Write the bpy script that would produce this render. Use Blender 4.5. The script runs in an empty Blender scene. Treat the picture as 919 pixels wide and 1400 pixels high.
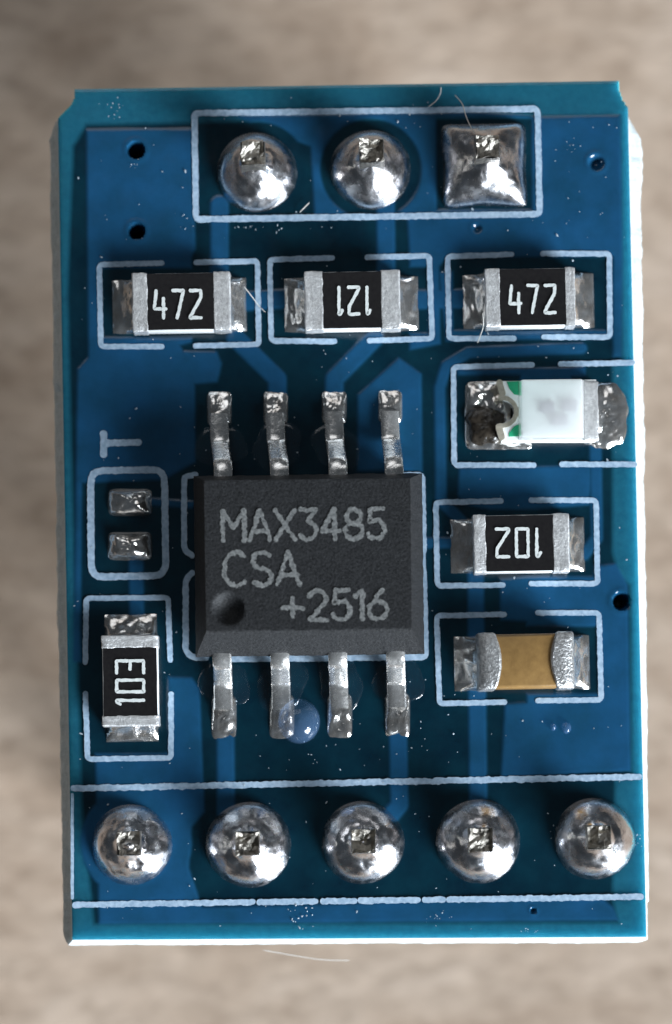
import bpy, bmesh, math, random
import numpy as np
from mathutils import Vector, Matrix, noise

# ------------------------------------------------------------------ scene, camera, light
# 1 Blender unit = 1 mm.  z = 0 is the face of the circuit board, the table lies TABLE_Z below.
scene = bpy.context.scene
scene.unit_settings.system = 'METRIC'
scene.unit_settings.scale_length = 0.001
TABLE_Z = -9.6

CAM_D = 62.0                       # camera height over the board
PXMM = 62.0                        # photo pixels per mm on the board
TILT = math.radians(2.4)
U0, V0 = 440.0, 985.0              # where the optical axis meets the (cropped) photo
W0, H0 = 919.0, 1400.0
F_PX = PXMM * CAM_D
CAM = Vector((-0.6, -7.2, CAM_D))

cd = bpy.data.cameras.new('Camera')
cam = bpy.data.objects.new('Camera', cd)
scene.collection.objects.link(cam)
cam.location = CAM
cam.rotation_euler = (TILT, 0, 0)
cd.sensor_fit = 'VERTICAL'
cd.sensor_height = 36.0
cd.lens = F_PX / H0 * 36.0
cd.shift_x = (W0 / 2 - U0) / H0
cd.shift_y = (V0 - H0 / 2) / H0
cd.clip_start = 1.0
cd.clip_end = 5000.0
cd.dof.use_dof = True
cd.dof.focus_distance = CAM_D - 0.45
cd.dof.aperture_fstop = max(0.01, cd.lens * 1e-3 / (2 * 1.15))
scene.camera = cam

world = bpy.data.worlds.new('World')
scene.world = world
world.use_nodes = True
bg = world.node_tree.nodes['Background']
bg.inputs[0].default_value = (0.72, 0.86, 1.0, 1)
bg.inputs[1].default_value = 0.05

LAMP_AZ = math.radians(-45)
LAMP_EL = math.radians(19)
LAMP_DIST = 420.0
ld = bpy.data.lights.new('window_light', 'AREA')
ld.shape = 'RECTANGLE'
ld.size = 210.0
ld.size_y = 190.0
ld.energy = 6.1e6
ld.color = (0.84, 0.92, 1.0)
lamp = bpy.data.objects.new('window_light', ld)
scene.collection.objects.link(lamp)
lamp.location = (LAMP_DIST * math.cos(LAMP_EL) * math.cos(LAMP_AZ),
                 LAMP_DIST * math.cos(LAMP_EL) * math.sin(LAMP_AZ),
                 LAMP_DIST * math.sin(LAMP_EL))
lamp.rotation_euler = (Vector((0, 0, 0)) - lamp.location).to_track_quat('-Z', 'Y').to_euler()

# daylight bounced off the pale ceiling on the far side of the table
cl_d = bpy.data.lights.new('ceiling_bounce', 'AREA')
cl_d.shape = 'RECTANGLE'
cl_d.size = 300.0
cl_d.size_y = 220.0
cl_d.energy = 2.6e5
cl_d.color = (0.95, 0.97, 1.0)
cl_o = bpy.data.objects.new('ceiling_bounce', cl_d)
scene.collection.objects.link(cl_o)
cl_o.location = (-70, 270, 290)
cl_o.rotation_euler = (Vector((0, 0, 0)) - cl_o.location).to_track_quat('-Z', 'Y').to_euler()

scene.view_settings.view_transform = 'Standard'
scene.view_settings.look = 'None'
scene.view_settings.exposure = 0.0
scene.view_settings.gamma = 1.0
scene.render.resolution_x = 672
scene.render.resolution_y = 1024
scene.cycles.max_bounces = 10

# ------------------------------------------------------------------ helpers
ct, st = math.cos(TILT), math.sin(TILT)

def P(px, py, z=0.0):
    """point at height z (mm) that a measurement (px, py) taken on the photo refers to"""
    dx, dy, dz = (px - U0) / F_PX, -(py - V0) / F_PX, -1.0
    d = Vector((dx, dy * ct - dz * st, dy * st + dz * ct))
    t = (z - CAM.z) / d.z
    return CAM + d * t

C = scene.collection
ROT = math.radians(1.05)           # the board lies turned by about a degree
rnd = random.Random(5)

def link(name, me, mat=None, parent=None, smooth=True):
    if isinstance(me, bmesh.types.BMesh):
        m = bpy.data.meshes.new(name)
        me.normal_update()
        me.to_mesh(m)
        me.free()
        me = m
    if smooth:
        me.polygons.foreach_set('use_smooth', [True] * len(me.polygons))
        try:
            me.set_sharp_from_angle(angle=math.radians(42))
        except Exception:
            pass
    o = bpy.data.objects.new(name, me)
    C.objects.link(o)
    for m in (mat if isinstance(mat, (list, tuple)) else [mat]):
        if m:
            me.materials.append(m)
    if parent:
        o.parent = parent
    return o

def fb(v, s, seed=0.0, octaves=3):
    return noise.fractal(Vector((v[0] * s + seed, v[1] * s + seed * .7, v[2] * s - seed)), 1.0, 2.0, octaves)

def fix_normals(bm):
    bmesh.ops.recalc_face_normals(bm, faces=bm.faces)

def box(bm, x0, x1, y0, y1, z0, z1, bev=0.0, seg=2, sub=0, M=None):
    r = bmesh.ops.create_cube(bm, size=1.0)
    vs = r['verts']
    for v in vs:
        v.co = Vector(((x0 + x1) / 2 + v.co.x * (x1 - x0), (y0 + y1) / 2 + v.co.y * (y1 - y0), (z0 + z1) / 2 + v.co.z * (z1 - z0)))
    fs = list({f for v in vs for f in v.link_faces})
    if sub:
        es = list({e for f in fs for e in f.edges})
        bmesh.ops.subdivide_edges(bm, edges=es, cuts=sub, use_grid_fill=True)
    if bev:
        es = [e for e in bm.edges if len(e.link_faces) == 2 and e.calc_face_angle(0) > 1.0]
        bmesh.ops.bevel(bm, geom=es, offset=bev, segments=seg, profile=.5, affect='EDGES')
    if M is not None:
        for v in bm.verts:
            v.co = M @ v.co
    return bm

def resample(pts, step, closed):
    out = []
    n = len(pts)
    rng = range(n if closed else n - 1)
    for i in rng:
        a, b = pts[i], pts[(i + 1) % n]
        L = (b - a).length
        k = max(1, int(math.ceil(L / step)))
        for j in range(k):
            out.append(a.lerp(b, j / k))
    if not closed:
        out.append(pts[-1].copy())
    return out

def round_corners(pts, r, closed):
    n = len(pts)
    out = []
    for i in range(n):
        if not closed and i in (0, n - 1):
            out.append(pts[i]); continue
        a, b, c = pts[i - 1], pts[i], pts[(i + 1) % n]
        da, dc = (a - b), (c - b)
        la, lc = da.length, dc.length
        if la < 1e-6 or lc < 1e-6:
            continue
        t = min(r, la * .48, lc * .48)
        p0, p1 = b + da / la * t, b + dc / lc * t
        for k in range(5):
            s = k / 4
            out.append(p0 * (1 - s) ** 2 + b * 2 * s * (1 - s) + p1 * s * s)
    return out

def stroke(bm, pts, w, z0, z1, closed=False, jit=0.0, rc=0.1, step=0.045, seed=0.0, M=None, wob=None):
    """a painted line: flat ribbon with round ends and slightly ragged edges"""
    pts = [Vector((p[0], p[1])) for p in pts]
    if rc > 0 and len(pts) > 2:
        pts = round_corners(pts, rc, closed)
    pts = resample(pts, step, closed)
    n = len(pts)
    L, R = [], []
    for i, p in enumerate(pts):
        if closed:
            t = pts[(i + 1) % n] - pts[i - 1]
        else:
            t = pts[min(i + 1, n - 1)] - pts[max(i - 1, 0)]
        t.normalize()
        nn = Vector((-t.y, t.x))
        q = (p.x, p.y, seed)
        ww = w / 2 * (wob(i / max(1, n - 1)) if wob else 1.0)
        a = ww * (1 + jit * 1.3 * fb(q, 13, seed + 3, 4))
        b = ww * (1 + jit * 1.3 * fb(q, 13, seed + 17, 4))
        L.append(p + nn * a); R.append(p - nn * b)
    if not closed:
        def cap(p, q_dir, a, b):
            res = []
            for k in range(1, 6):
                ang = math.pi * k / 6
                c = (a + b) / 2; h = (a - b) / 2
                perp = Vector((-h.y, h.x))
                res.append(c + h * math.cos(ang) + perp * math.sin(ang) * .9)
            return res
        start = cap(pts[0], None, R[0], L[0])
        start = start[::-1]
        end = cap(pts[-1], None, L[-1], R[-1])
        # perp sign: make caps bulge outwards
        if (start[2] - pts[0]).dot(pts[1] - pts[0]) > 0:
            start = [2 * ((L[0] + R[0]) / 2) - s for s in start][::-1]
        if (end[2] - pts[-1]).dot(pts[-2] - pts[-1]) > 0:
            end = [2 * ((L[-1] + R[-1]) / 2) - s for s in end][::-1]
    def mk(p, z):
        v = Vector((p.x, p.y, z))
        if M is not None:
            v = M @ v
        return bm.verts.new(v)
    TL = [mk(p, z1) for p in L]; TR = [mk(p, z1) for p in R]
    BL = [mk(p, z0) for p in L]; BR = [mk(p, z0) for p in R]
    rng = range(n if closed else n - 1)
    for i in rng:
        j = (i + 1) % n
        bm.faces.new((TL[i], TR[i], TR[j], TL[j]))
        bm.faces.new((TL[j], BL[j], BL[i], TL[i]))
        bm.faces.new((TR[i], BR[i], BR[j], TR[j]))
    if not closed:
        for (arr, a, b, ab, bb) in ((start, TL[0], TR[0], BL[0], BR[0]), (end, TL[-1], TR[-1], BL[-1], BR[-1])):
            if (arr[0] - Vector((a.co.x, a.co.y))).length > (arr[-1] - Vector((a.co.x, a.co.y))).length and M is None:
                arr = arr[::-1]
            elif M is not None:
                ai = (M.inverted() @ a.co); ai = Vector((ai.x, ai.y))
                if (arr[0] - ai).length > (arr[-1] - ai).length:
                    arr = arr[::-1]
            tv = [a] + [mk(p, z1) for p in arr] + [b]
            bv = [ab] + [mk(p, z0) for p in arr] + [bb]
            try:
                bm.faces.new(tv)
            except ValueError:
                pass
            for i in range(len(tv) - 1):
                bm.faces.new((tv[i], tv[i + 1], bv[i + 1], bv[i]))
    return bm

def tube(bm, pts, r, seg=6):
    pts = [Vector(p) for p in pts]
    rings = []
    n = len(pts)
    for i, p in enumerate(pts):
        t = (pts[min(i + 1, n - 1)] - pts[max(i - 1, 0)]).normalized()
        a = t.orthogonal().normalized(); b = t.cross(a)
        rr = r * (.5 if i in (0, n - 1) else 1)
        rings.append([bm.verts.new(p + (a * math.cos(2 * math.pi * k / seg) + b * math.sin(2 * math.pi * k / seg)) * rr) for k in range(seg)])
    for i in range(n - 1):
        for k in range(seg):
            bm.faces.new((rings[i][k], rings[i][(k + 1) % seg], rings[i + 1][(k + 1) % seg], rings[i + 1][k]))
    bm.faces.new(rings[0][::-1]); bm.faces.new(rings[-1])
    return bm

def blob(cx, cy, a, b, zf, nexp=2.0, rings=14, seg=40, rot=0.0, edge=None, nz=0.0, ns=3.0, seed=0.0, z0=-0.01):
    """a lump of solder, flux or resin: outline a super-ellipse a x b, height zf(r, theta)"""
    bm = bmesh.new()
    R = []
    c = bm.verts.new((cx, cy, zf(0, 0) + z0 + nz * fb((cx, cy, 0), ns, seed)))
    cr, sr = math.cos(rot), math.sin(rot)
    for i in range(1, rings + 1):
        r = i / rings
        r = r ** 0.85
        ring = []
        for k in range(seg):
            th = 2 * math.pi * k / seg
            co, si = math.cos(th), math.sin(th)
            ne = nexp(r) if callable(nexp) else nexp
            rad = (abs(co) ** ne + abs(si) ** ne) ** (-1 / ne)
            if edge:
                rad *= 1 + (edge(th)) * r
            x, y = a * rad * co * r, b * rad * si * r
            x, y = x * cr - y * sr, x * sr + y * cr
            z = zf(r, th)
            q = (cx + x, cy + y, seed)
            z += nz * fb(q, ns, seed, 4) * (1 - r ** 6)
            ring.append(bm.verts.new((cx + x, cy + y, max(z, 0.0) + z0 if i < rings else z0)))
        R.append(ring)
    for k in range(seg):
        bm.faces.new((c, R[0][k], R[0][(k + 1) % seg]))
    for i in range(rings - 1):
        for k in range(seg):
            bm.faces.new((R[i][k], R[i + 1][k], R[i + 1][(k + 1) % seg], R[i][(k + 1) % seg]))
    bot = [bm.verts.new((v.co.x, v.co.y, z0 - .02)) for v in R[-1]]
    for k in range(seg):
        bm.faces.new((R[-1][k], bot[k], bot[(k + 1) % seg], R[-1][(k + 1) % seg]))
    bm.faces.new(bot[::-1])
    return bm

# ------------------------------------------------------------------ materials
def mat(name):
    m = bpy.data.materials.new(name)
    m.use_nodes = True
    nt = m.node_tree
    return m, nt, nt.nodes['Principled BSDF']

def N(nt, t, **kw):
    n = nt.nodes.new(t)
    for k, v in kw.items():
        setattr(n, k, v)
    return n

def noise_tex(nt, scale, detail=4, rough=.55, vec=None, dist=0.0):
    n = N(nt, 'ShaderNodeTexNoise')
    n.inputs['Scale'].default_value = scale
    n.inputs['Detail'].default_value = detail
    n.inputs['Roughness'].default_value = rough
    n.inputs['Distortion'].default_value = dist
    if vec is None:
        g = N(nt, 'ShaderNodeNewGeometry')
        vec = g.outputs['Position']
    nt.links.new(vec, n.inputs['Vector'])
    return n.outputs['Fac']

def ramp(nt, fac, stops):
    r = N(nt, 'ShaderNodeValToRGB')
    el = r.color_ramp.elements
    while len(el) < len(stops):
        el.new(.5)
    for e, (p, c) in zip(el, stops):
        e.position = p
        e.color = (*c, 1) if len(c) == 3 else c
    nt.links.new(fac, r.inputs[0])
    return r.outputs[0]

def bump(nt, bsdf, fac, strength, dist):
    b = N(nt, 'ShaderNodeBump')
    b.inputs['Strength'].default_value = strength
    b.inputs['Distance'].default_value = dist
    nt.links.new(fac, b.inputs['Height'])
    nt.links.new(b.outputs[0], bsdf.inputs['Normal'])
    return b

def mix(nt, a, b, fac, blend='MIX'):
    m = N(nt, 'ShaderNodeMix', data_type='RGBA', blend_type=blend)
    for s, v in (('Factor', fac), ('A', a), ('B', b)):
        sock = [i for i in m.inputs if i.name == s and (i.type == 'RGBA' or (s == 'Factor' and i.type == 'VALUE'))][0]
        if hasattr(v, 'links') or hasattr(v, 'is_linked'):
            nt.links.new(v, sock)
        elif isinstance(v, (int, float)):
            sock.default_value = v
        else:
            sock.default_value = (*v, 1)
    return [o for o in m.outputs if o.type == 'RGBA'][0]

def simple(name, col, rough=.5, metal=0.0, var=None, vscale=8, bs=0.0, bscale=20, bd=.02, rvar=None, coat=0.0, spec=None, detail=4):
    m, nt, b = mat(name)
    b.inputs['Base Color'].default_value = (*col, 1)
    b.inputs['Roughness'].default_value = rough
    b.inputs['Metallic'].default_value = metal
    if coat:
        b.inputs['Coat Weight'].default_value = coat
        b.inputs['Coat Roughness'].default_value = .08
    if spec is not None:
        b.inputs['Specular IOR Level'].default_value = spec
    if var:
        f = noise_tex(nt, vscale, 5)
        nt.links.new(ramp(nt, f, [(.32, col), (.68, var)]), b.inputs['Base Color'])
    if rvar:
        f = noise_tex(nt, vscale * 1.7, 5)
        mr = N(nt, 'ShaderNodeMapRange')
        mr.inputs['From Min'].default_value = .3; mr.inputs['From Max'].default_value = .7
        mr.inputs['To Min'].default_value = rvar[0]; mr.inputs['To Max'].default_value = rvar[1]
        nt.links.new(f, mr.inputs['Value'])
        nt.links.new(mr.outputs[0], b.inputs['Roughness'])
    if bs:
        bump(nt, b, noise_tex(nt, bscale, detail, .6), bs, bd)
    return m

# --- board: blue solder mask over copper / over bare laminate, pale glass-fibre edge
def board_material():
    m, nt, b = mat('blue_solder_mask')
    at = N(nt, 'ShaderNodeAttribute', attribute_name='copper')
    cl = N(nt, 'ShaderNodeAttribute', attribute_name='clear')
    f = noise_tex(nt, .9, 5, .6)
    cop = ramp(nt, f, [(.34, (.0075, .056, .116)), (.66, (.0105, .076, .175))])
    lam = ramp(nt, f, [(.34, (.0014, .014, .026)), (.66, (.0024, .026, .042))])
    fibre = noise_tex(nt, 6, 4, .6)
    cle = ramp(nt, fibre, [(.3, (.011, .110, .175)), (.7, (.016, .140, .210))])
    lc = mix(nt, lam, cle, cl.outputs['Fac'])
    col = mix(nt, lc, cop, at.outputs['Fac'])
    nt.links.new(col, b.inputs['Base Color'])
    # light that enters through the edges travels inside the bare laminate
    inv = N(nt, 'ShaderNodeMath', operation='SUBTRACT'); inv.inputs[0].default_value = 1.0
    nt.links.new(at.outputs['Fac'], inv.inputs[1])
    mul = N(nt, 'ShaderNodeMath', operation='MULTIPLY')
    nt.links.new(inv.outputs[0], mul.inputs[0]); nt.links.new(cl.outputs['Fac'], mul.inputs[1])
    nt.links.new(mul.outputs[0], b.inputs['Subsurface Weight'])
    b.inputs['Subsurface Radius'].default_value = (.5, 1.0, 1.0)
    b.inputs['Subsurface Scale'].default_value = 1.5
    b.inputs['Roughness'].default_value = .24
    rr = noise_tex(nt, 2.2, 5, .65)
    mr = N(nt, 'ShaderNodeMapRange')
    mr.inputs['From Min'].default_value = .3; mr.inputs['From Max'].default_value = .7
    mr.inputs['To Min'].default_value = .09; mr.inputs['To Max'].default_value = .22
    nt.links.new(rr, mr.inputs['Value']); nt.links.new(mr.outputs[0], b.inputs['Roughness'])
    bump(nt, b, noise_tex(nt, 9, 5, .7), .18, .02)
    return m

def fr4_material():
    m, nt, b = mat('glass_fibre_edge')
    g = N(nt, 'ShaderNodeNewGeometry')
    mp = N(nt, 'ShaderNodeMapping'); mp.inputs['Scale'].default_value = (1, 1, 5)
    nt.links.new(g.outputs['Position'], mp.inputs[0])
    f = noise_tex(nt, 4, 6, .7, mp.outputs[0])
    nt.links.new(ramp(nt, f, [(.3, (.42, .48, .48)), (.7, (.66, .71, .72))]), b.inputs['Base Color'])
    b.inputs['Roughness'].default_value = .75
    b.inputs['Subsurface Weight'].default_value = .3
    b.inputs['Subsurface Radius'].default_value = (.6, .6, .6)
    b.inputs['Subsurface Scale'].default_value = .5
    bump(nt, b, noise_tex(nt, 14, 5, .7), .6, .05)
    return m

M_BOARD = board_material()
M_FR4 = fr4_material()
M_SILK = simple('white_silkscreen_ink', (.25, .37, .50), .6, var=(.44, .57, .70), vscale=10, bs=.3, bscale=30, bd=.01)
M_SOLDER = simple('solder', (.82, .84, .88), .2, 1.0, var=(.58, .54, .53), vscale=2.6, bs=.14, bscale=9, bd=.05, rvar=(.15, .34))
M_SOLDER_ROUGH = simple('uneven_solder', (.86, .86, .85), .2, .92, var=(.64, .59, .54), vscale=4, bs=.18, bscale=6, bd=.06, rvar=(.09, .26))
M_TIN = simple('tinned_terminal', (.86, .86, .85), .40, .7, var=(.60, .60, .60), vscale=11, bs=.55, bscale=26, bd=.03, rvar=(.34, .55))
M_LEAD = simple('tinned_lead', (.92, .91, .89), .25, .85, var=(.78, .76, .73), vscale=7, bs=.26, bscale=10, bd=.035, rvar=(.14, .32))
M_PIN = simple('cut_brass_pin', (.46, .43, .38), .45, 1.0, var=(.26, .24, .21), vscale=8, bs=.7, bscale=12, bd=.06, rvar=(.28, .5))
M_BLACK = simple('black_resistor_glaze', (.008, .007, .008), .38, var=(.013, .012, .012), vscale=12, bs=.25, bscale=28, bd=.012, spec=.35)
M_CERAMIC = simple('white_alumina', (.82, .83, .82), .6, var=(.7, .72, .72), vscale=9, bs=.3, bscale=18, bd=.02)
M_MARK = simple('marking_ink', (.62, .66, .64), .6, var=(.78, .80, .78), vscale=14)
M_CHIP = simple('moulded_epoxy', (.006, .0065, .0072), .58, var=(.028, .029, .031), vscale=22, bs=.6, bscale=20, bd=.03, spec=.25, detail=6)
M_LASER = simple('laser_mark', (.07, .075, .075), .75, var=(.23, .235, .23), vscale=15, bs=.5, bscale=24, bd=.03)
M_CAP = simple('tan_ceramic', (.23, .130, .042), .40, var=(.30, .175, .058), vscale=5, bs=.2, bscale=22, bd=.012)
M_CAPEND = simple('grained_tin_end', (.68, .68, .67), .38, .8, var=(.34, .34, .34), vscale=15, bs=.6, bscale=14, bd=.05, rvar=(.25, .5))
M_GREEN = simple('green_led_mask', (.02, .36, .17), .35, var=(.03, .44, .22), vscale=6)
M_LEDBASE = simple('white_led_base', (.88, .91, .90), .5)
M_GOLD = simple('gilded_castellation', (.78, .72, .60), .35, .6, var=(.6, .54, .42), vscale=12)
M_PLASTIC = simple('black_header_plastic', (.012, .012, .013), .5, bs=.2, bscale=9)
M_DUST = simple('pale_dust', (.40, .48, .54), .4)
M_HAIR = simple('pale_fibre', (.62, .60, .56), .4)
M_DIE = simple('led_die', (.22, .22, .25), .4)
M_BURNT = simple('burnt_flux', (.010, .008, .006), .22, var=(.05, .04, .03), vscale=6, bs=.4, bscale=8, bd=.05)

def clear_mat(name, tint, rough, ior=1.5):
    m, nt, b = mat(name)
    b.inputs['Base Color'].default_value = (*tint, 1)
    b.inputs['Transmission Weight'].default_value = 1.0
    b.inputs['Roughness'].default_value = rough
    b.inputs['IOR'].default_value = ior
    return m
def film_mat(name, base, milk=0.0, milk_col=(.55, .72, .95)):
    """clear resin: lets what lies below show, with a sharp surface reflection"""
    m = bpy.data.materials.new(name); m.use_nodes = True
    nt = m.node_tree; nt.nodes.clear()
    out = N(nt, 'ShaderNodeOutputMaterial'); mx = N(nt, 'ShaderNodeMixShader')
    tr = N(nt, 'ShaderNodeBsdfTransparent'); gl = N(nt, 'ShaderNodeBsdfGlossy'); fr = N(nt, 'ShaderNodeFresnel')
    tr.inputs[0].default_value = (*base, 1)
    gl.inputs['Roughness'].default_value = .12
    fr.inputs['IOR'].default_value = 1.5
    ge = N(nt, 'ShaderNodeNewGeometry'); su = N(nt, 'ShaderNodeMath', operation='SUBTRACT', use_clamp=True)
    nt.links.new(fr.outputs[0], su.inputs[0]); nt.links.new(ge.outputs['Backfacing'], su.inputs[1])   # reflect on the outer face only
    df = N(nt, 'ShaderNodeBsdfDiffuse'); df.inputs[0].default_value = (*milk_col, 1); mm = N(nt, 'ShaderNodeMixShader'); mm.inputs[0].default_value = milk
    nt.links.new(tr.outputs[0], mm.inputs[1]); nt.links.new(df.outputs[0], mm.inputs[2])
    nt.links.new(su.outputs[0], mx.inputs[0]); nt.links.new(mm.outputs[0], mx.inputs[1]); nt.links.new(gl.outputs[0], mx.inputs[2])
    nt.links.new(mx.outputs[0], out.inputs[0])
    return m
M_FLUX = film_mat('clear_flux', (.98, .99, 1.0), .006)
M_BEAD = film_mat('cloudy_flux_bead', (.95, .97, 1.0), .10, (.30, .55, 1.0))
m_ = bpy.data.materials.new('milky_led_lens'); m_.use_nodes = True
nt_ = m_.node_tree; nt_.nodes.clear()
_o = N(nt_, 'ShaderNodeOutputMaterial'); _m1 = N(nt_, 'ShaderNodeMixShader'); _m2 = N(nt_, 'ShaderNodeMixShader')
_t = N(nt_, 'ShaderNodeBsdfTransparent'); _t.inputs[0].default_value = (.95, .99, .98, 1)
_s = N(nt_, 'ShaderNodeSubsurfaceScattering'); _s.inputs['Color'].default_value = (.94, .99, .97, 1); _s.inputs['Scale'].default_value = .6
_s.inputs['Radius'].default_value = (1, 1, 1)
_g = N(nt_, 'ShaderNodeBsdfGlossy'); _g.inputs['Roughness'].default_value = .12
_f = N(nt_, 'ShaderNodeFresnel'); _f.inputs['IOR'].default_value = 1.5
_ge = N(nt_, 'ShaderNodeNewGeometry'); _su = N(nt_, 'ShaderNodeMath', operation='SUBTRACT', use_clamp=True)
nt_.links.new(_f.outputs[0], _su.inputs[0]); nt_.links.new(_ge.outputs['Backfacing'], _su.inputs[1])
_m1.inputs[0].default_value = .47
nt_.links.new(_t.outputs[0], _m1.inputs[1]); nt_.links.new(_s.outputs[0], _m1.inputs[2])
nt_.links.new(_su.outputs[0], _m2.inputs[0]); nt_.links.new(_m1.outputs[0], _m2.inputs[1]); nt_.links.new(_g.outputs[0], _m2.inputs[2])
nt_.links.new(_m2.outputs[0], _o.inputs[0])
M_LENS = m_

def table_material():
    m, nt, b = mat('beige_table_top')
    g = N(nt, 'ShaderNodeNewGeometry')
    mp = N(nt, 'ShaderNodeMapping'); mp.inputs['Scale'].default_value = (.60, 1.2, 1)
    mp.inputs['Rotation'].default_value = (0, 0, math.radians(-30))
    nt.links.new(g.outputs['Position'], mp.inputs[0])
    f1 = noise_tex(nt, .40, 5, .60, mp.outputs[0], .5)
    f2 = noise_tex(nt, 1.9, 5, .65, mp.outputs[0], .3)
    c1 = ramp(nt, f1, [(.30, (.44, .325, .240)), (.52, (.54, .418, .322)), (.74, (.62, .495, .395))])
    c2 = ramp(nt, f2, [(.32, (.58, .55, .52)), (.50, (.84, .83, .82)), (.66, (1, 1, 1))])
    nt.links.new(mix(nt, c1, c2, .8, 'MULTIPLY'), b.inputs['Base Color'])
    b.inputs['Roughness'].default_value = .6
    bump(nt, b, f2, .25, .15)
    return m

# ------------------------------------------------------------------ setting: the table top
bm = bmesh.new()
bmesh.ops.create_grid(bm, x_segments=8, y_segments=8, size=600)
for v in bm.verts:
    v.co.z = TABLE_Z
table = link('table_top', bm, table_material(), smooth=False)
table['kind'] = 'structure'

# ------------------------------------------------------------------ the module
module = bpy.data.objects.new('circuit_module', None)
C.objects.link(module)
module.location = (0, 0, TABLE_Z)
module['label'] = 'small blue circuit board with black eight-legged chip and soldered header pins'
module['category'] = 'circuit board'
module.empty_display_size = 2

def part(name, bmx, m, parent=None, label=None, smooth=True):
    o = link(name, bmx, m, None, smooth)
    o.parent = module if parent is None else parent
    if parent is None:
        o.location = (0, 0, -TABLE_Z)
    if label:
        o['label'] = label
    return o

# --- board: one sheet of solder mask that rises over the copper, plus broken V-score edge
def xy(px, py, z=0.0):
    p = P(px, py, z); return Vector((p.x, p.y))

corner = [xy(78.5, 122), xy(858, 110), xy(884, 1281), xy(99, 1285)]   # TL TR BR BL
NX, NY = 400, 590
us = np.linspace(0, 1, NX + 1); vs_ = np.linspace(0, 1, NY + 1)
U, V = np.meshgrid(us, vs_)
tl, tr, br, bl = [np.array(c) for c in corner]
GX = (1 - V) * ((1 - U) * tl[0] + U * tr[0]) + V * ((1 - U) * bl[0] + U * br[0])
GY = (1 - V) * ((1 - U) * tl[1] + U * tr[1]) + V * ((1 - U) * bl[1] + U * br[1])
# ragged rim
rim = np.minimum.reduce([U * 12.6, (1 - U) * 12.6, V * 18.7, (1 - V) * 18.7])

def sd_poly(pts, X, Y):
    d = np.full(X.shape, 1e9); inside = np.zeros(X.shape, bool)
    n = len(pts)
    for i in range(n):
        ax, ay = pts[i]; bx, by = pts[(i + 1) % n]
        ex, ey = bx - ax, by - ay
        t = np.clip(((X - ax) * ex + (Y - ay) * ey) / (ex * ex + ey * ey + 1e-12), 0, 1)
        d = np.minimum(d, np.hypot(X - ax - t * ex, Y - ay - t * ey))
        if abs(ey) > 1e-9:
            cond = ((ay > Y) != (by > Y)) & (X < (bx - ax) * (Y - ay) / ey + ax)
            inside ^= cond
    return np.where(inside, -d, d)

def sd_line(pts, w, X, Y):
    d = np.full(X.shape, 1e9)
    for i in range(len(pts) - 1):
        ax, ay = pts[i]; bx, by = pts[i + 1]
        ex, ey = bx - ax, by - ay
        t = np.clip(((X - ax) * ex + (Y - ay) * ey) / (ex * ex + ey * ey + 1e-12), 0, 1)
        d = np.minimum(d, np.hypot(X - ax - t * ex, Y - ay - t * ey))
    return d - w / 2

pours = [
    [(118, 177), (262, 176), (267, 340), (262, 352), (262, 468), (246, 472), (250, 480), (296, 481), (303, 497), (297, 522), (266, 525), (267, 632), (238, 648), (226, 656), (112, 660), (110, 860), (112, 905), (100, 905), (106, 505), (121, 488)],
    [(318, 158), (660, 153), (737, 160), (848, 158), (851, 345), (850, 488), (838, 488), (838, 350), (610, 352), (600, 364), (602, 470), (560, 478), (560, 352), (557, 300), (545, 290), (430, 296), (425, 200)],
    [(489, 540), (545, 489), (576, 511), (577, 644), (489, 644)],
    [(600, 372), (836, 368), (838, 462), (610, 466)],
    [(628, 640), (808, 636), (806, 690), (690, 700), (634, 690), (626, 676)],
    [(684, 792), (842, 770), (858, 800), (862, 1054), (685, 1062), (690, 962), (720, 960), (720, 850), (684, 848)],
    [(226, 925), (262, 926), (273, 942), (277, 1056), (280, 1110), (262, 1130), (258, 1186), (276, 1240), (820, 1226), (838, 1240), (846, 1258), (135, 1263), (132, 1100), (130, 1030), (226, 1030)],
    [(625, 505), (800, 502), (800, 520), (628, 522)],
]
traces = [
    ([(300, 280), (300, 400)], 25), ([(527, 270), (528, 380)], 25),
    ([(512, 462), (457, 518), (457, 560)], 25), ([(322, 462), (379, 518), (379, 560)], 25),
    ([(795, 476), (640, 482), (610, 500), (601, 530), (603, 684), (640, 722)], 15),
    ([(650, 770), (651, 870)], 22), ([(652, 930), (654, 1110)], 24),
    ([(308, 1000), (309, 1110)], 24), ([(544, 1000), (546, 1100), (525, 1125)], 24),
    ([(814, 610), (816, 735), (798, 758)], 16),
    ([(186, 760), (187, 850)], 20), ([(207, 686), (262, 690)], 10),
    ([(560, 410), (640, 408)], 26), ([(335, 412), (395, 408)], 26),
    ([(580, 742), (640, 742)], 14),
]
discs = [((186, 1152), 76)]
clears = [((352, 235), 70), ((507, 231), 70), ((340, 1155), 70), ((496, 1152), 68), ((653, 1150), 70), ((815, 1148), 66),
          ((186, 205), 0), ]
pads_clear = [(662, 224, 66, 64), (246, 414, 110, 48), (480, 410, 106, 46), (724, 406, 106, 46), (668, 568, 44, 56), (708, 742, 104, 46),
              (712, 902, 106, 46), (178, 925, 52, 104), (178, 686, 40, 26), (178, 747, 40, 26), (825, 568, 44, 54)]
sd = np.full(GX.shape, 1e9)
for pl in pours:
    sd = np.minimum(sd, sd_poly([tuple(xy(*p)) for p in pl], GX, GY))
for (c, r) in discs:
    q = xy(*c); sd = np.minimum(sd, np.hypot(GX - q.x, GY - q.y) - r / PXMM)
for (c, r) in clears:
    if r:
        q = xy(*c); sd = np.maximum(sd, r / PXMM - np.hypot(GX - q.x, GY - q.y))
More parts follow.
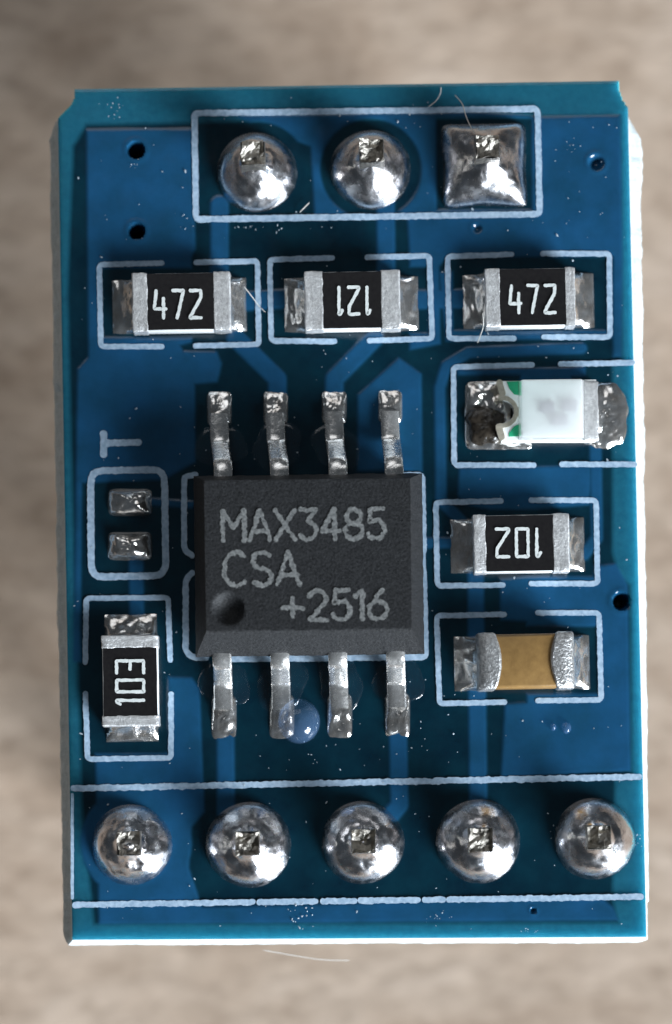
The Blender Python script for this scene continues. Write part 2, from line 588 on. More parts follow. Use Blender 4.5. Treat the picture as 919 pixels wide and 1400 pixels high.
for (cx, cy, a, b) in pads_clear:
    q = xy(cx, cy)
    dx = np.abs(GX - q.x) - a / PXMM; dy = np.abs(GY - q.y) - b / PXMM
    sd = np.maximum(sd, -np.maximum(dx, dy))
for (pl, w) in traces:
    sd = np.minimum(sd, sd_line([tuple(xy(*p)) for p in pl], w / PXMM, GX, GY))
cop = np.clip(.5 - sd / .10, 0, 1)
cop = cop * cop * (3 - 2 * cop)
inner = sd_poly([tuple(xy(*p)) for p in [(118, 170), (420, 164), (848, 158), (851, 490), (838, 500), (838, 640), (838, 755), (846, 790), (862, 800), (864, 1056), (842, 1062), (838, 1228), (846, 1262), (128, 1264), (112, 1100), (98, 640), (92, 400), (100, 200)]], GX, GY)
clr = np.clip(.5 + inner / .12, 0, 1)  # bare laminate rims; left one narrowed, its weaker edge glow put into the colour
# mask sheet: 0.03 mm step over copper, gentle orange-peel, dips over the vias
Z = cop * .016 + .004 * np.sin(GX * 5.1 + 1.3 * np.sin(GY * 3.3)) * np.sin(GY * 4.3 + GX)
vias = [((186, 205), 10.5, 1.1), ((187, 316), 10.0, 1.1), ((815, 222), 9.5, .16), ((850, 822), 11, .8), ((652, 312), 6, .07), ((729, 1245), 4, .10)]
for (c, r, dep) in vias:
    q = xy(*c); d = np.hypot(GX - q.x, GY - q.y) / (r / PXMM)
    Z -= dep * np.clip(1.15 - d, 0, .8) / .8
    Z += .010 * np.exp(-((d - 1.45) / .35) ** 2)
Z = np.where(rim < .08, Z - (.08 - np.clip(rim, 0, .08)) ** 2 * 3, Z)
# notched corners at the top
cut = np.zeros((NY, NX), bool)
mx = (GX[:-1, :-1] + GX[1:, 1:]) / 2; my = (GY[:-1, :-1] + GY[1:, 1:]) / 2
nl = sd_poly([tuple(xy(*p)) for p in [(40, 90), (101, 90), (101.5, 134), (98, 142), (91, 150), (81, 160), (40, 175)]], mx, my)
nr = sd_poly([tuple(xy(*p)) for p in [(846, 70), (900, 70), (900, 160), (859, 147), (852, 138), (848, 128), (846, 112)]], mx, my)
keep = (nl > 0) & (nr > 0)
vid = -np.ones(GX.shape, int)
ii, jj = np.nonzero(keep)
used = np.zeros(GX.shape, bool)
for a, b in ((0, 0), (0, 1), (1, 0), (1, 1)):
    used[ii + a, jj + b] = True
vid[used] = np.arange(used.sum())
verts = np.stack([GX[used], GY[used], Z[used]], 1)
faces = np.stack([vid[ii, jj], vid[ii + 1, jj], vid[ii + 1, jj + 1], vid[ii, jj + 1]], 1)
vcop = cop[used]; vclr = clr[used]
# boundary loop
from collections import defaultdict
ec = defaultdict(int); 
for f in faces[(ii < 60) | (ii > NY - 3) | (jj < 40) | (jj > NX - 40)]:
    for k in range(4):
        ec[(int(f[k]), int(f[(k + 1) % 4]))] += 1
bnd = {}
uv_i = np.nonzero(used)
isb = np.zeros(len(verts), bool)
cnt = np.zeros(len(verts), int)
np.add.at(cnt, faces.ravel(), 1)
isb = cnt < 4
for (a, b) in ec:
    if (b, a) not in ec and isb[a] and isb[b]:
        bnd[a] = b
s0 = next(iter(bnd)); loop = [s0]
while True:
    nx_ = bnd[loop[-1]]
    if nx_ == s0:
        break
    loop.append(nx_)
LV = verts[loop][:, :2]
nL = len(loop)
# outward normals, smoothed
kk = 9
tan = np.roll(LV, -kk, 0) - np.roll(LV, kk, 0)
tan /= np.linalg.norm(tan, axis=1, keepdims=True) + 1e-9
nor = np.stack([tan[:, 1], -tan[:, 0]], 1)
ctr = LV.mean(0)
if np.mean(np.sum(nor * (LV - ctr), 1)) < 0:
    nor = -nor
# how far the broken web of the V-score sticks out on each side
def web(p, n):
    e = .05
    e += (.08 + .012 * (p[1] + 9)) * max(0, n[0]) ** 2 * (1 if p[1] > -8.6 else .5) + .20 * max(0, -n[0]) ** 2 + .09 * max(0, -n[1]) ** 2 + .08 * max(0, n[1]) ** 2
    e *= .12 + .88 * min(1, max(0, (xy(0, 152).y - p[1]) / .5))
    return e
prof = [(-.10, .02), (-.28, .22), (-.42, .85), (-.62, 1.0), (-.85, 1.0), (-1.1, .95), (-1.25, .3), (-1.6, .0)]
allv = [verts]; side = []
prev = np.array(loop); base = len(verts)
for ri, (z, fo) in enumerate(prof):
    ring = np.zeros((nL, 3))
    for i in range(nL):
        p = LV[i]; n = nor[i]
        e = web(p, n) * fo
        if fo > .1:
            e *= 1 + .12 * fb((p[0], p[1], z * 2), .8, 3, 3) + .08 * fb((p[0], p[1], z * 3), 5, 9, 3)
        ring[i] = (p[0] + n[0] * e, p[1] + n[1] * e, z + .04 * fb((p[0], p[1], z), 4, 5, 2))
    allv.append(ring)
    cur = base + np.arange(nL); base += nL
    nxt = np.roll(cur, -1); pn = np.roll(prev, -1)
    side.append(np.stack([prev, cur, nxt, pn], 1))
    prev = cur
AV = np.concatenate(allv); SF = np.concatenate(side)
me = bpy.data.meshes.new('board')
fl = [tuple(map(int, f)) for f in faces] + [tuple(map(int, f)) for f in SF] + [tuple(int(i) for i in prev)]
me.from_pydata([tuple(v) for v in AV.tolist()], [], fl)
ac = me.attributes.new('copper', 'FLOAT', 'POINT'); al = me.attributes.new('clear', 'FLOAT', 'POINT')
pad = np.zeros(len(AV) - len(verts))
ac.data.foreach_set('value', np.concatenate([vcop, pad]).astype(np.float32))
al.data.foreach_set('value', np.concatenate([vclr, pad + 1]).astype(np.float32))
mi = np.zeros(len(fl), np.int32); mi[len(faces):] = 1; mi[len(faces):len(faces) + nL] = 0
me.polygons.foreach_set('material_index', mi)
bmx = bmesh.new(); bmx.from_mesh(me); fix_normals(bmx)
if sum(f.normal.z for f in list(bmx.faces)[:50]) < 0 and False:
    bmesh.ops.reverse_faces(bmx, faces=bmx.faces)
bmx.to_mesh(me); bmx.free()
board = link('board', me, [M_BOARD, M_FR4])
board.parent = module; board.location = (0, 0, -TABLE_Z)
board['label'] = 'blue solder-masked board with notched upper corners and pale broken edges'

# --- silkscreen lines (each painted outline is its own piece of the board)
SZ0, SZ1 = -.02, .026
def silk(path, w=7.4, closed=False, rc=.09, jit=.16, wob=None, name='silkscreen_line'):
    b = bmesh.new()
    stroke(b, [xy(*p) for p in path], w / PXMM, SZ0, SZ1, closed, jit, rc, seed=rnd.random() * 50, wob=wob)
    return part(name, b, M_SILK, board, smooth=False)

silk([(266, 155), (735, 149), (738, 293), (268, 300)], 8.4, True, .1, name='silkscreen_frame')
for p in ([(222, 360), (136, 362), (138, 474), (222, 474)], [(268, 359), (352, 357), (354, 471), (267, 473)],
          [(455, 353), (369, 355), (371, 466), (458, 467)], [(502, 352), (587, 350), (591, 463), (505, 466)],
          [(700, 348), (612, 351), (614, 463), (703, 463)], [(742, 347), (833, 347), (834, 461), (743, 461)],
          [(728, 499), (620, 502), (621, 636), (730, 636)], [(766, 498), (865, 496)], [(768, 635), (868, 635)],
          [(685, 685), (596, 687), (598, 801), (688, 800)], [(726, 684), (815, 684), (817, 798), (726, 798)],
          [(690, 840), (597, 842), (601, 962), (690, 960)], [(735, 838), (819, 838), (822, 957), (735, 958)],
          [(233, 903), (230, 817), (118, 818), (117, 906)], [(117, 948), (120, 1038), (234, 1036), (234, 949)]):
    silk(p, name='silkscreen_bracket' if len(p) > 2 else 'silkscreen_line')
silk([(124, 644), (225, 642), (227, 787), (125, 789)], 9.5, True, .28, name='silkscreen_frame')
silk([(268, 649), (252, 652), (252, 751), (263, 760)], 8)
silk([(263, 783), (254, 793), (254, 891), (263, 899), (282, 899)], 8.5)
silk([(540, 650), (577, 650), (579, 752), (577, 760), (579, 785), (582, 898), (300, 901)], 9)
silk([(100, 1078), (480, 1070), (874, 1062)], 8.4, jit=.26)
segs = [(101, 348), (353, 434), (440, 487), (491, 574), (579, 608), (612, 878)]
for a, b in segs:
    f = lambda x: 1237 - (x - 100) * 11 / 780
    silk([(a + 1.6, f(a)), (b - 1.6, f(b))], 8.2, jit=.26)
silk([(99, 1086), (99, 1228)], 4)
# the letter T lying on its side
b = bmesh.new()
stroke(b, [xy(142, 593), xy(142, 622)], 9.5 / PXMM, SZ0, SZ1, False, .12, 0)
stroke(b, [xy(143, 606), xy(190, 605)], 9 / PXMM, SZ0, SZ1 + .003, False, .12, 0, wob=lambda t: 1 + .5 * max(0, 1 - t * 4) ** 2)
part('silkscreen_letter', b, M_SILK, board, smooth=False)

# ------------------------------------------------------------------ lettering: stroke glyphs on a 0..w x 0..1 cell
def arc(cx, cy, rx, ry, a0, a1, n=10):
    return [(cx + rx * math.cos(math.radians(a0 + (a1 - a0) * i / n)), cy + ry * math.sin(math.radians(a0 + (a1 - a0) * i / n))) for i in range(n + 1)]
ROUND = {
    'M': (.72, [[(.03, 0), (.03, 1)], [(.03, .98), (.36, .42)], [(.36, .42), (.69, .98)], [(.69, 1), (.69, 0)]]),
    'A': (.70, [[(.02, 0), (.35, 1)], [(.35, 1), (.68, 0)], [(.14, .30), (.56, .30)]]),
    'X': (.64, [[(.02, 0), (.62, 1)], [(.02, 1), (.62, 0)]]),
    '3': (.58, [[(.05, 1), (.53, 1)], [(.53, .99), (.27, .62)], [(.27, .62)] + arc(.27, .31, .27, .31, 80, -150, 12)]),
    '4': (.60, [[(.42, 0), (.42, 1)], [(.41, 1), (.03, .29)], [(.03, .28), (.58, .28)]]),
    '8': (.60, [arc(.30, .76, .22, .24, -90, 270, 18), arc(.30, .26, .27, .26, 90, 450, 18)]),
    '5': (.58, [[(.52, 1), (.12, 1), (.08, .56)] + arc(.27, .32, .28, .32, 120, -150, 12)]),
    'C': (.72, [arc(.38, .5, .36, .5, 48, 312, 20)]),
    'S': (.60, [arc(.30, .75, .26, .25, 35, 250, 12) + arc(.30, .25, .27, .25, 80, -145, 12)]),
    '+': (.72, [[(.05, .42), (.67, .42)], [(.36, .10), (.36, .76)]]),
    '2': (.60, [arc(.29, .72, .26, .28, 165, -20, 10) + [(.05, .02)], [(.04, 0), (.58, 0)]]),
    '1': (.30, [[(.05, .80), (.24, 1)], [(.24, 1), (.24, 0)]]),
    '6': (.60, [arc(.30, .31, .27, .31, 130, 490, 20), [(.10, .47), (.44, 1)]]),
}
SQUARE = {
    '4': (.62, [[(.12, 1), (.02, .34), (.44, .34)], [(.48, .72), (.48, 0)], [(.44, .34), (.60, .34)]]),
    '7': (.56, [[(.02, 1), (.54, 1), (.24, 0)]]),
    '2': (.58, [[(.03, 1), (.55, 1), (.54, .72), (.03, .05), (.03, 0), (.57, 0)]]),
    '1': (.26, [[(.02, .86), (.10, 1), (.18, 1), (.18, 0)]]),
    '0': (.56, [[(.03, 0), (.03, 1), (.53, 1), (.53, 0), (.03, 0)]]),
    '3': (.56, [[(.02, 1), (.54, 1), (.54, 0), (.02, 0)], [(.18, .5), (.54, .5)]]),
}

def text_mesh(s, font, h, w, gap, z0, z1, M, jit=.2, advance=None, rc=.03):
    b = bmesh.new()
    x = 0.0
    k = 0
    for ch in s:
        gw, strokes = font[ch]
        for pl in strokes:
            pts = [(x + p[0] * h * (advance or 1), p[1] * h) for p in pl]
            dz = (k % 5) * .0022; k += 1
            closed = len(pts) > 4 and (Vector(pts[0]) - Vector(pts[-1])).length < 1e-4
            if closed:
                pts = pts[:-1]
            stroke(b, pts, w, z0, z1 + dz, closed, jit, rc, step=.03, seed=rnd.random() * 90, M=M)
        x += gw * h * (advance or 1) + gap
    return b, x - gap

# ------------------------------------------------------------------ integrated circuit
ZT, ZM = 1.58, .88
def quad_world(pts, z):
    return [xy(p[0], p[1], z) for p in pts]
TQ = quad_world([(279, 657), (561, 654), (563, 860), (282, 864)], ZT)        # top face TL TR BR BL
MQ = quad_world([(265, 651), (577, 647), (580, 894), (268, 898)], ZM)        # parting line
def bil(q, u, v):
    return (q[0] * (1 - u) + q[1] * u) * (1 - v) + (q[3] * (1 - u) + q[2] * u) * v
bm = bmesh.new()
nu, nv = 96, 72
dim_c = xy(312, 832, ZT); dim_r = 21.5 / PXMM
def r01(i, n):
    return i / n
G = [[None] * (nu + 1) for _ in range(nv + 1)]
for j in range(nv + 1):
    for i in range(nu + 1):
        p = bil(TQ, i / nu, j / nv)
        d = (p - dim_c).length / dim_r
        z = ZT + .004 * fb((p.x, p.y, 0), 2.5, 1)
        if d < 1.15:
            z -= .19 * max(0, 1 - d * d) ** .9 if d < 1 else 0
        G[j][i] = bm.verts.new((p.x, p.y, z))
for j in range(nv):
    for i in range(nu):
        bm.faces.new((G[j][i], G[j + 1][i], G[j + 1][i + 1], G[j][i + 1]))
loopv = [G[0][i] for i in range(nu)] + [G[j][nu] for j in range(nv)] + [G[nv][i] for i in range(nu, 0, -1)] + [G[j][0] for j in range(nv, 0, -1)]
par = [(i / nu, 0) for i in range(nu)] + [(1, j / nv) for j in range(nv)] + [(i / nu, 1) for i in range(nu, 0, -1)] + [(0, j / nv) for j in range(nv, 0, -1)]
cen = bil(MQ, .5, .5)
def ringq(fz, z, out, jitter=0.0):
    rs = []
    for (u, v) in par:
        a = bil(TQ, u, v); m_ = bil(MQ, u, v)
        p = a.lerp(m_, fz)
        p = p + (p - cen).normalized() * out
        n_ = fb((p.x, p.y, z), 5, 2) * jitter
        rs.append(bm.verts.new((p.x + n_, p.y + n_, z)))
    return rs
rings = [loopv, ringq(.07, ZT - .03, 0), ringq(.93, ZM + .07, 0, .01), ringq(1.0, ZM + .03, .0, .012), ringq(1.0, ZM - .03, .005, .012), ringq(1.0, ZM - .06, -.03), ringq(1.0, .14, -.2)]
for a, b_ in zip(rings[:-1], rings[1:]):
    for k in range(len(par)):
        bm.faces.new((a[k], b_[k], b_[(k + 1) % len(par)], a[(k + 1) % len(par)]))
bm.faces.new(rings[-1])
fix_normals(bm)
chip = part('integrated_circuit', bm, M_CHIP, None, 'black moulded chip with three lines of grey lettering and a round dimple')

def px_matrix(px, py, z, rot):
    p = P(px, py, z)
    return Matrix.Translation(p) @ Matrix.Rotation(rot, 4, 'Z')
S_T = PXMM * CAM_D / (CAM_D - ZT)      # pixels per mm on the chip's top
def chip_text(s, x0, y0, x1, hpx, rot=.7):
    h = hpx / S_T; wid = (x1 - x0) / S_T - 5.5 / S_T
    raw = sum(ROUND[c][0] for c in s) * h
    gap = .115 * h * 1.0
    adv = (wid - gap * (len(s) - 1)) / raw
    b, _ = text_mesh(s, ROUND, h, 6.0 / S_T, gap, -.01, .008, px_matrix(x0 + 2.7, y0, ZT, math.radians(rot)), .6, adv, .05)
    part('marking', b, M_LASER, chip, smooth=False)
chip_text('MAX3485', 301, 739, 531, 41)
chip_text('CSA', 303, 801, 414, 46)
chip_text('+2516', 381, 848, 534, 40)

# leads: gull wings, each its own mesh
def lead(px, ys, wpx, name='lead'):
    b = bmesh.new()
    path = [P(px[k], ys[k][0], ys[k][1]) for k in range(len(ys))]
    pts = [Vector((p.x, p.y, p.z)) for p in path]
    pts = round_corners(pts, .16, False)
    th = .19; hw = wpx / 2 / PXMM
    n = len(pts); rows = []
    for i, p in enumerate(pts):
        t = (pts[min(i + 1, n - 1)] - pts[max(i - 1, 0)]).normalized()
        sidev = Vector((1, 0, 0))
        nrm = sidev.cross(t).normalized()
        if nrm.z < 0:
            nrm = -nrm
        row = []
        e = .035
        for (sx, sn) in ((-hw + e, th / 2), (0, th / 2 + .01), (hw - e, th / 2), (hw, th / 2 - e), (hw, -th / 2), (-hw, -th / 2), (-hw, th / 2 - e)):
            q = p + sidev * sx + nrm * sn
            q += Vector((fb(q, 4, 1) * .007, 0, fb(q, 5, 4) * .006))
            row.append(b.verts.new(q))
        rows.append(row)
    for i in range(n - 1):
        for k in range(7):
            b.faces.new((rows[i][k], rows[i][(k + 1) % 7], rows[i + 1][(k + 1) % 7], rows[i + 1][k]))
    b.faces.new(rows[0][::-1]); b.faces.new(rows[-1])
    fix_normals(b)
    return part(name, b, M_LEAD, chip)

for k, x in enumerate((300, 377, 457, 533.5)):
    dy = -k * 1.1
    lead((x + 6, x + 5, x + 1, x - 1), ((668 + dy, ZM), (636 + dy, ZM), (607 + dy, .13), (566 + dy, .11)), 25)
    c = xy(x, 560 + dy)
    sdv = k * 3.7 + 1
    b = blob(c.x, c.y + .02, 17.5 / PXMM, 24 / PXMM, lambda r, th: .15 * (1 - r ** 5) * (.75 - .35 * r * math.sin(th)), 7, 16, 44, nz=.04, ns=3.6, seed=sdv)
    part('solder_fillet', b, M_SOLDER_ROUGH, chip)
for k, x in enumerate((305, 384, 463, 542)):
    dy = -k * 1.0
    lead((x - 2, x - 1, x, x + 1), ((878 + dy, ZM), (907 + dy, ZM), (934 + dy, .14), (970 + dy, .11)), 25.5)
    c = xy(x + 1.5, 981 + dy)
    sdv = k * 5.3 + 31
    b = blob(c.x, c.y, 17.5 / PXMM, 31 / PXMM, lambda r, th: .15 * (1 - r ** 5) * (.75 + .4 * r * math.sin(th)), 7, 18, 44, nz=.05, ns=3.6, seed=sdv)
    part('solder_fillet', b, M_SOLDER_ROUGH, chip)

# clear flux beside the legs
for (x, y, a, b_, h) in ((302, 612, 33, 32, .05), (379, 612, 36, 34, .05), (460, 612, 34, 34, .05),
                         (307, 935, 32, 34, .06), (386, 935, 34, 36, .06), (466, 935, 32, 34, .05), (545, 932, 32, 34, .05)):
    c = xy(x, y)
    sdv = x * .13
    b = blob(c.x, c.y, a / PXMM, b_ / PXMM, lambda r, th: .03 + .7 * h * (1 - r * r), 2.2, 10, 36,
             edge=lambda th: .12 * math.sin(2 * th + sdv) + .06 * math.sin(5 * th + sdv * 2), nz=.012, ns=3, seed=sdv, z0=.0)
    part('flux_residue', b, M_FLUX)
c = xy(409, 986)
b = blob(c.x, c.y, 29 / PXMM, 31 / PXMM, lambda r, th: .06 + .46 * math.sqrt(max(0, 1 - r * r * .98)), 2, 20, 48, nz=.01, ns=2, seed=4, z0=.0)
part('flux_droplet', b, M_BEAD, None, 'clear round bead beside the second lower leg')
for (x, y, r) in ((756, 994, 4.5), (774, 995, 7)):
    c = xy(x, y)
    b = blob(c.x, c.y, r / PXMM, r * 1.2 / PXMM, lambda q, th: .05 + .11 * math.sqrt(max(0, 1 - q * q)), 2, 8, 20, z0=.0)
    part('flux_droplet', b, M_BEAD)

# ------------------------------------------------------------------ chip resistors and the capacitor
def local_mesh_to(bm_, M):
    for v in bm_.verts:
        v.co = M @ v.co
    return bm_

def rough(bm_, amp, s, seed):
    for v in bm_.verts:
        v.co += Vector((fb(v.co, s, seed), fb(v.co, s, seed + 9), fb(v.co, s, seed + 21))) * amp
    return bm_

def end_block(x0, x1, hw, z0, z1, bev, seed, amp, bow=0.0):
    b = bmesh.new()
    box(b, x0, x1, -hw, hw, z0, z1, 0, sub=9)
    es = [e for e in b.edges if len(e.link_faces) == 2 and e.calc_face_angle(0) > 1.0]
    bmesh.ops.bevel(b, geom=es, offset=bev, segments=2, profile=.5, affect='EDGES')
    inner = x1 if abs(x1) < abs(x0) else x0
    if bow:
        s = 1 if inner == x1 else -1
        for v in b.verts:
            t = abs(v.co.x - (x0 if inner == x1 else x1)) / abs(x1 - x0)
            v.co.x += s * bow * (1 - (v.co.y / hw) ** 2) * t
            v.co.z -= .0
    rough(b, amp, 7, seed)
    rough(b, amp * .6, 19, seed + 40)
    return b

def fillet(x_in, x_out, hw0, hw1, h, seed):
    """concave ramp of solder from the end face of a part out to the rim of its pad"""
    b = bmesh.new()
    nu_, nv_ = 14, 20
    g = []
    for i in range(nu_ + 1):
        u = i / nu_
        x = x_in + (x_out - x_in) * u
        row = []
        for j in range(nv_ + 1):
            v = j / nv_ * 2 - 1
            hw = hw0 + (hw1 - hw0) * min(1, u * 3)
            y = v * hw * (1 + .05 * fb((x, v, seed), 2.5, seed))
            z = h * (1 - u) ** 1.7 + .07 * (1 - u ** 8)
            z *= (1 - abs(v) ** 7 * .75)
            z += .055 * fb((x * 1.0, y * 1.0, seed), 3.6, seed, 4) * (1 - u ** 6) * (1 - abs(v) ** 8)
            row.append(b.verts.new((x, y, max(z, .005))))
        g.append(row)
    for i in range(nu_):
        for j in range(nv_):
            b.faces.new((g[i][j], g[i + 1][j], g[i + 1][j + 1], g[i][j + 1]))
    rim = g[0] + [r[-1] for r in g[1:]] + g[-1][-2::-1] + [r[0] for r in g[-2:0:-1]]
    low = [b.verts.new((v.co.x, v.co.y, -.02)) for v in rim]
    for k in range(len(rim)):
        b.faces.new((rim[k], rim[(k + 1) % len(rim)], low[(k + 1) % len(rim)], low[k]))
    b.faces.new(low)
    fix_normals(b)
    return b

def make_resistor(x0, x1, b0, b1, y0, y1, p0, p1, txt, trot, tx, label, vertical=False, burnt=None, seed=0):
    """x0..x1 body, b0..b1 black glaze, y0..y1 width, p0..p1 pads (all photo pixels, along the part)"""
    H = .52
    s = PXMM * CAM_D / (CAM_D - H)
    cxp, cyp = (x0 + x1) / 2, (y0 + y1) / 2
    if vertical:
        M = px_matrix(cyp, cxp, 0, ROT - math.pi / 2)
        top = P(cyp, cxp, H)
    else:
        M = px_matrix(cxp, cyp, 0, ROT)
        top = P(cxp, cyp, H)
    M = Matrix.Translation(Vector((top.x, top.y, 0))) @ Matrix.Rotation(ROT - (math.pi / 2 if vertical else 0), 4, 'Z')
    f = lambda v: (v - cxp) / s
    hw = (y1 - y0) / 2 / s
    X0, X1, B0, B1 = f(x0), f(x1), f(b0), f(b1)
    b = bmesh.new()
    box(b, X0 + .02, X1 - .02, -hw + .02, hw - .02, .07, H - .03, .02)
    rough(b, .006, 4, seed)
    r = part('resistor', local_mesh_to(b, M), M_CERAMIC, None, label)
    b = bmesh.new()
    box(b, B0, B1, -hw + .035, hw - .035, H - .08, H - .005, 0, sub=6)
    rough(b, .010, 6, seed + 2)
    part('black_glaze', local_mesh_to(b, M), M_BLACK, r, smooth=True)
    for (a, c, q) in ((X0, B0 + .02, 1), (B1 - .02, X1, 2)):
        b = end_block(a, c, hw, .05, H, .03, seed + q * 5, .012)
        part('terminal', local_mesh_to(b, M), M_TIN, r)
    sb = PXMM
    if vertical:
        A = M.inverted() @ P(cyp, p0, 0); Bq = M.inverted() @ P(cyp, p1, 0)
    else:
        A = M.inverted() @ P(p0, cyp, 0); Bq = M.inverted() @ P(p1, cyp, 0)
    b = fillet(X0 + .05, A.x, hw * .96, hw * .92, .34, seed + 3)
    part('solder_fillet', local_mesh_to(b, M), M_SOLDER_ROUGH, r)
    b = fillet(X1 - .05, Bq.x, hw * .96, hw * .92, .34, seed + 8)
    part('solder_fillet', local_mesh_to(b, M), M_SOLDER_ROUGH, r)
    # marking: tx = (centre along, centre across, length, height) in photo pixels
    h = tx[3] / s; L = tx[2] / s - 4.5 / s
    raw = sum(SQUARE[c][0] for c in txt) * h
    gap = .22 * h
    adv = (L - gap * (len(txt) - 1)) / raw
    if vertical:
        ctr_ = P(tx[1], tx[0], H)
    else:
        ctr_ = P(tx[0], tx[1], H)
    MM = Matrix.Translation(ctr_) @ Matrix.Rotation(ROT * .4 + trot, 4, 'Z') @ Matrix.Translation((-L / 2, -h / 2 , 0))
    b, _ = text_mesh(txt, SQUARE, h, 4.3 / s, gap, -.012, .010, MM, .26, adv, .02)
    part('marking', b, M_MARK, r, smooth=False)
    return r, M, hw, X0, X1

make_resistor(180, 316, 201, 293, 371, 453, 154, 337, '472', 0, (243, 416, 70, 38), 'black chip resistor marked 472 at the left of the upper row', seed=11)
make_resistor(416, 548, 441, 522, 369, 451, 389, 572, '121', math.pi, (484, 411, 50, 37), 'black chip resistor marked 121, its digits upside down', seed=23)
make_resistor(663, 787, 683, 774, 365, 447, 633, 812, '472', 0, (728, 409, 68, 38), 'black chip resistor marked 472 beside the right edge', seed=37)
make_resistor(647, 779, 664, 757, 702, 783, 616, 799, '102', math.pi, (709, 742, 66, 38), 'black chip resistor marked 102, upside down, right of the chip', seed=51)
make_resistor(868, 993, 885, 979, 139, 217, 840, 1014, '103', math.pi / 2, (933, 178, 65, 37), 'black chip resistor marked 103 standing upright at the left edge', vertical=True, seed=67)

# capacitor
def make_capacitor():
    H = .78
    s = PXMM * CAM_D / (CAM_D - H)
    x0, x1, y0, y1 = 653, 786, 864, 942
    cxp, cyp = (x0 + x1) / 2, (y0 + y1) / 2
    top = P(cxp, cyp, H)
    M = Matrix.Translation(Vector((top.x, top.y, 0))) @ Matrix.Rotation(ROT, 4, 'Z')
    hw = (y1 - y0) / 2 / s; X0, X1 = (x0 - cxp) / s, (x1 - cxp) / s
    b = bmesh.new()
    box(b, X0 + .16, X1 - .16, -hw + .03, hw - .03, .06, H - .045, .07, 3)
    rough(b, .006, 5, 2)
    c = part('capacitor', local_mesh_to(b, M), M_CAP, None, 'tan ceramic chip capacitor with grey metal ends')
    t = .46
    for (a, e, q) in ((X0, X0 + t - .08, 3), (X1 - t + .08, X1, 7)):
        b = end_block(a, e, hw + .01, .04, H + .015, .05, q, .010, bow=.15)
        for v in b.verts:      # rounded shoulders
            k_ = min(1, abs(v.co.y) / hw); v.co.z -= .045 * k_ ** 6 * (v.co.z / H)
            o_ = min(1, abs(v.co.x) / X1); v.co.z -= .10 * max(0, (o_ - .75) / .25) ** 2 * (v.co.z / H)
        part('terminal', local_mesh_to(b, M), M_CAPEND, c)
    A = M.inverted() @ P(621, cyp, 0); Bq = M.inverted() @ P(806, cyp, 0)
    for (xi, xo, q) in ((X0 + .05, A.x, 5), (X1 - .05, Bq.x, 9)):
        b = fillet(xi, xo, hw * .98, hw * .96, .45, q + 70)
        part('solder_fillet', local_mesh_to(b, M), M_SOLDER_ROUGH, c)
make_capacitor()

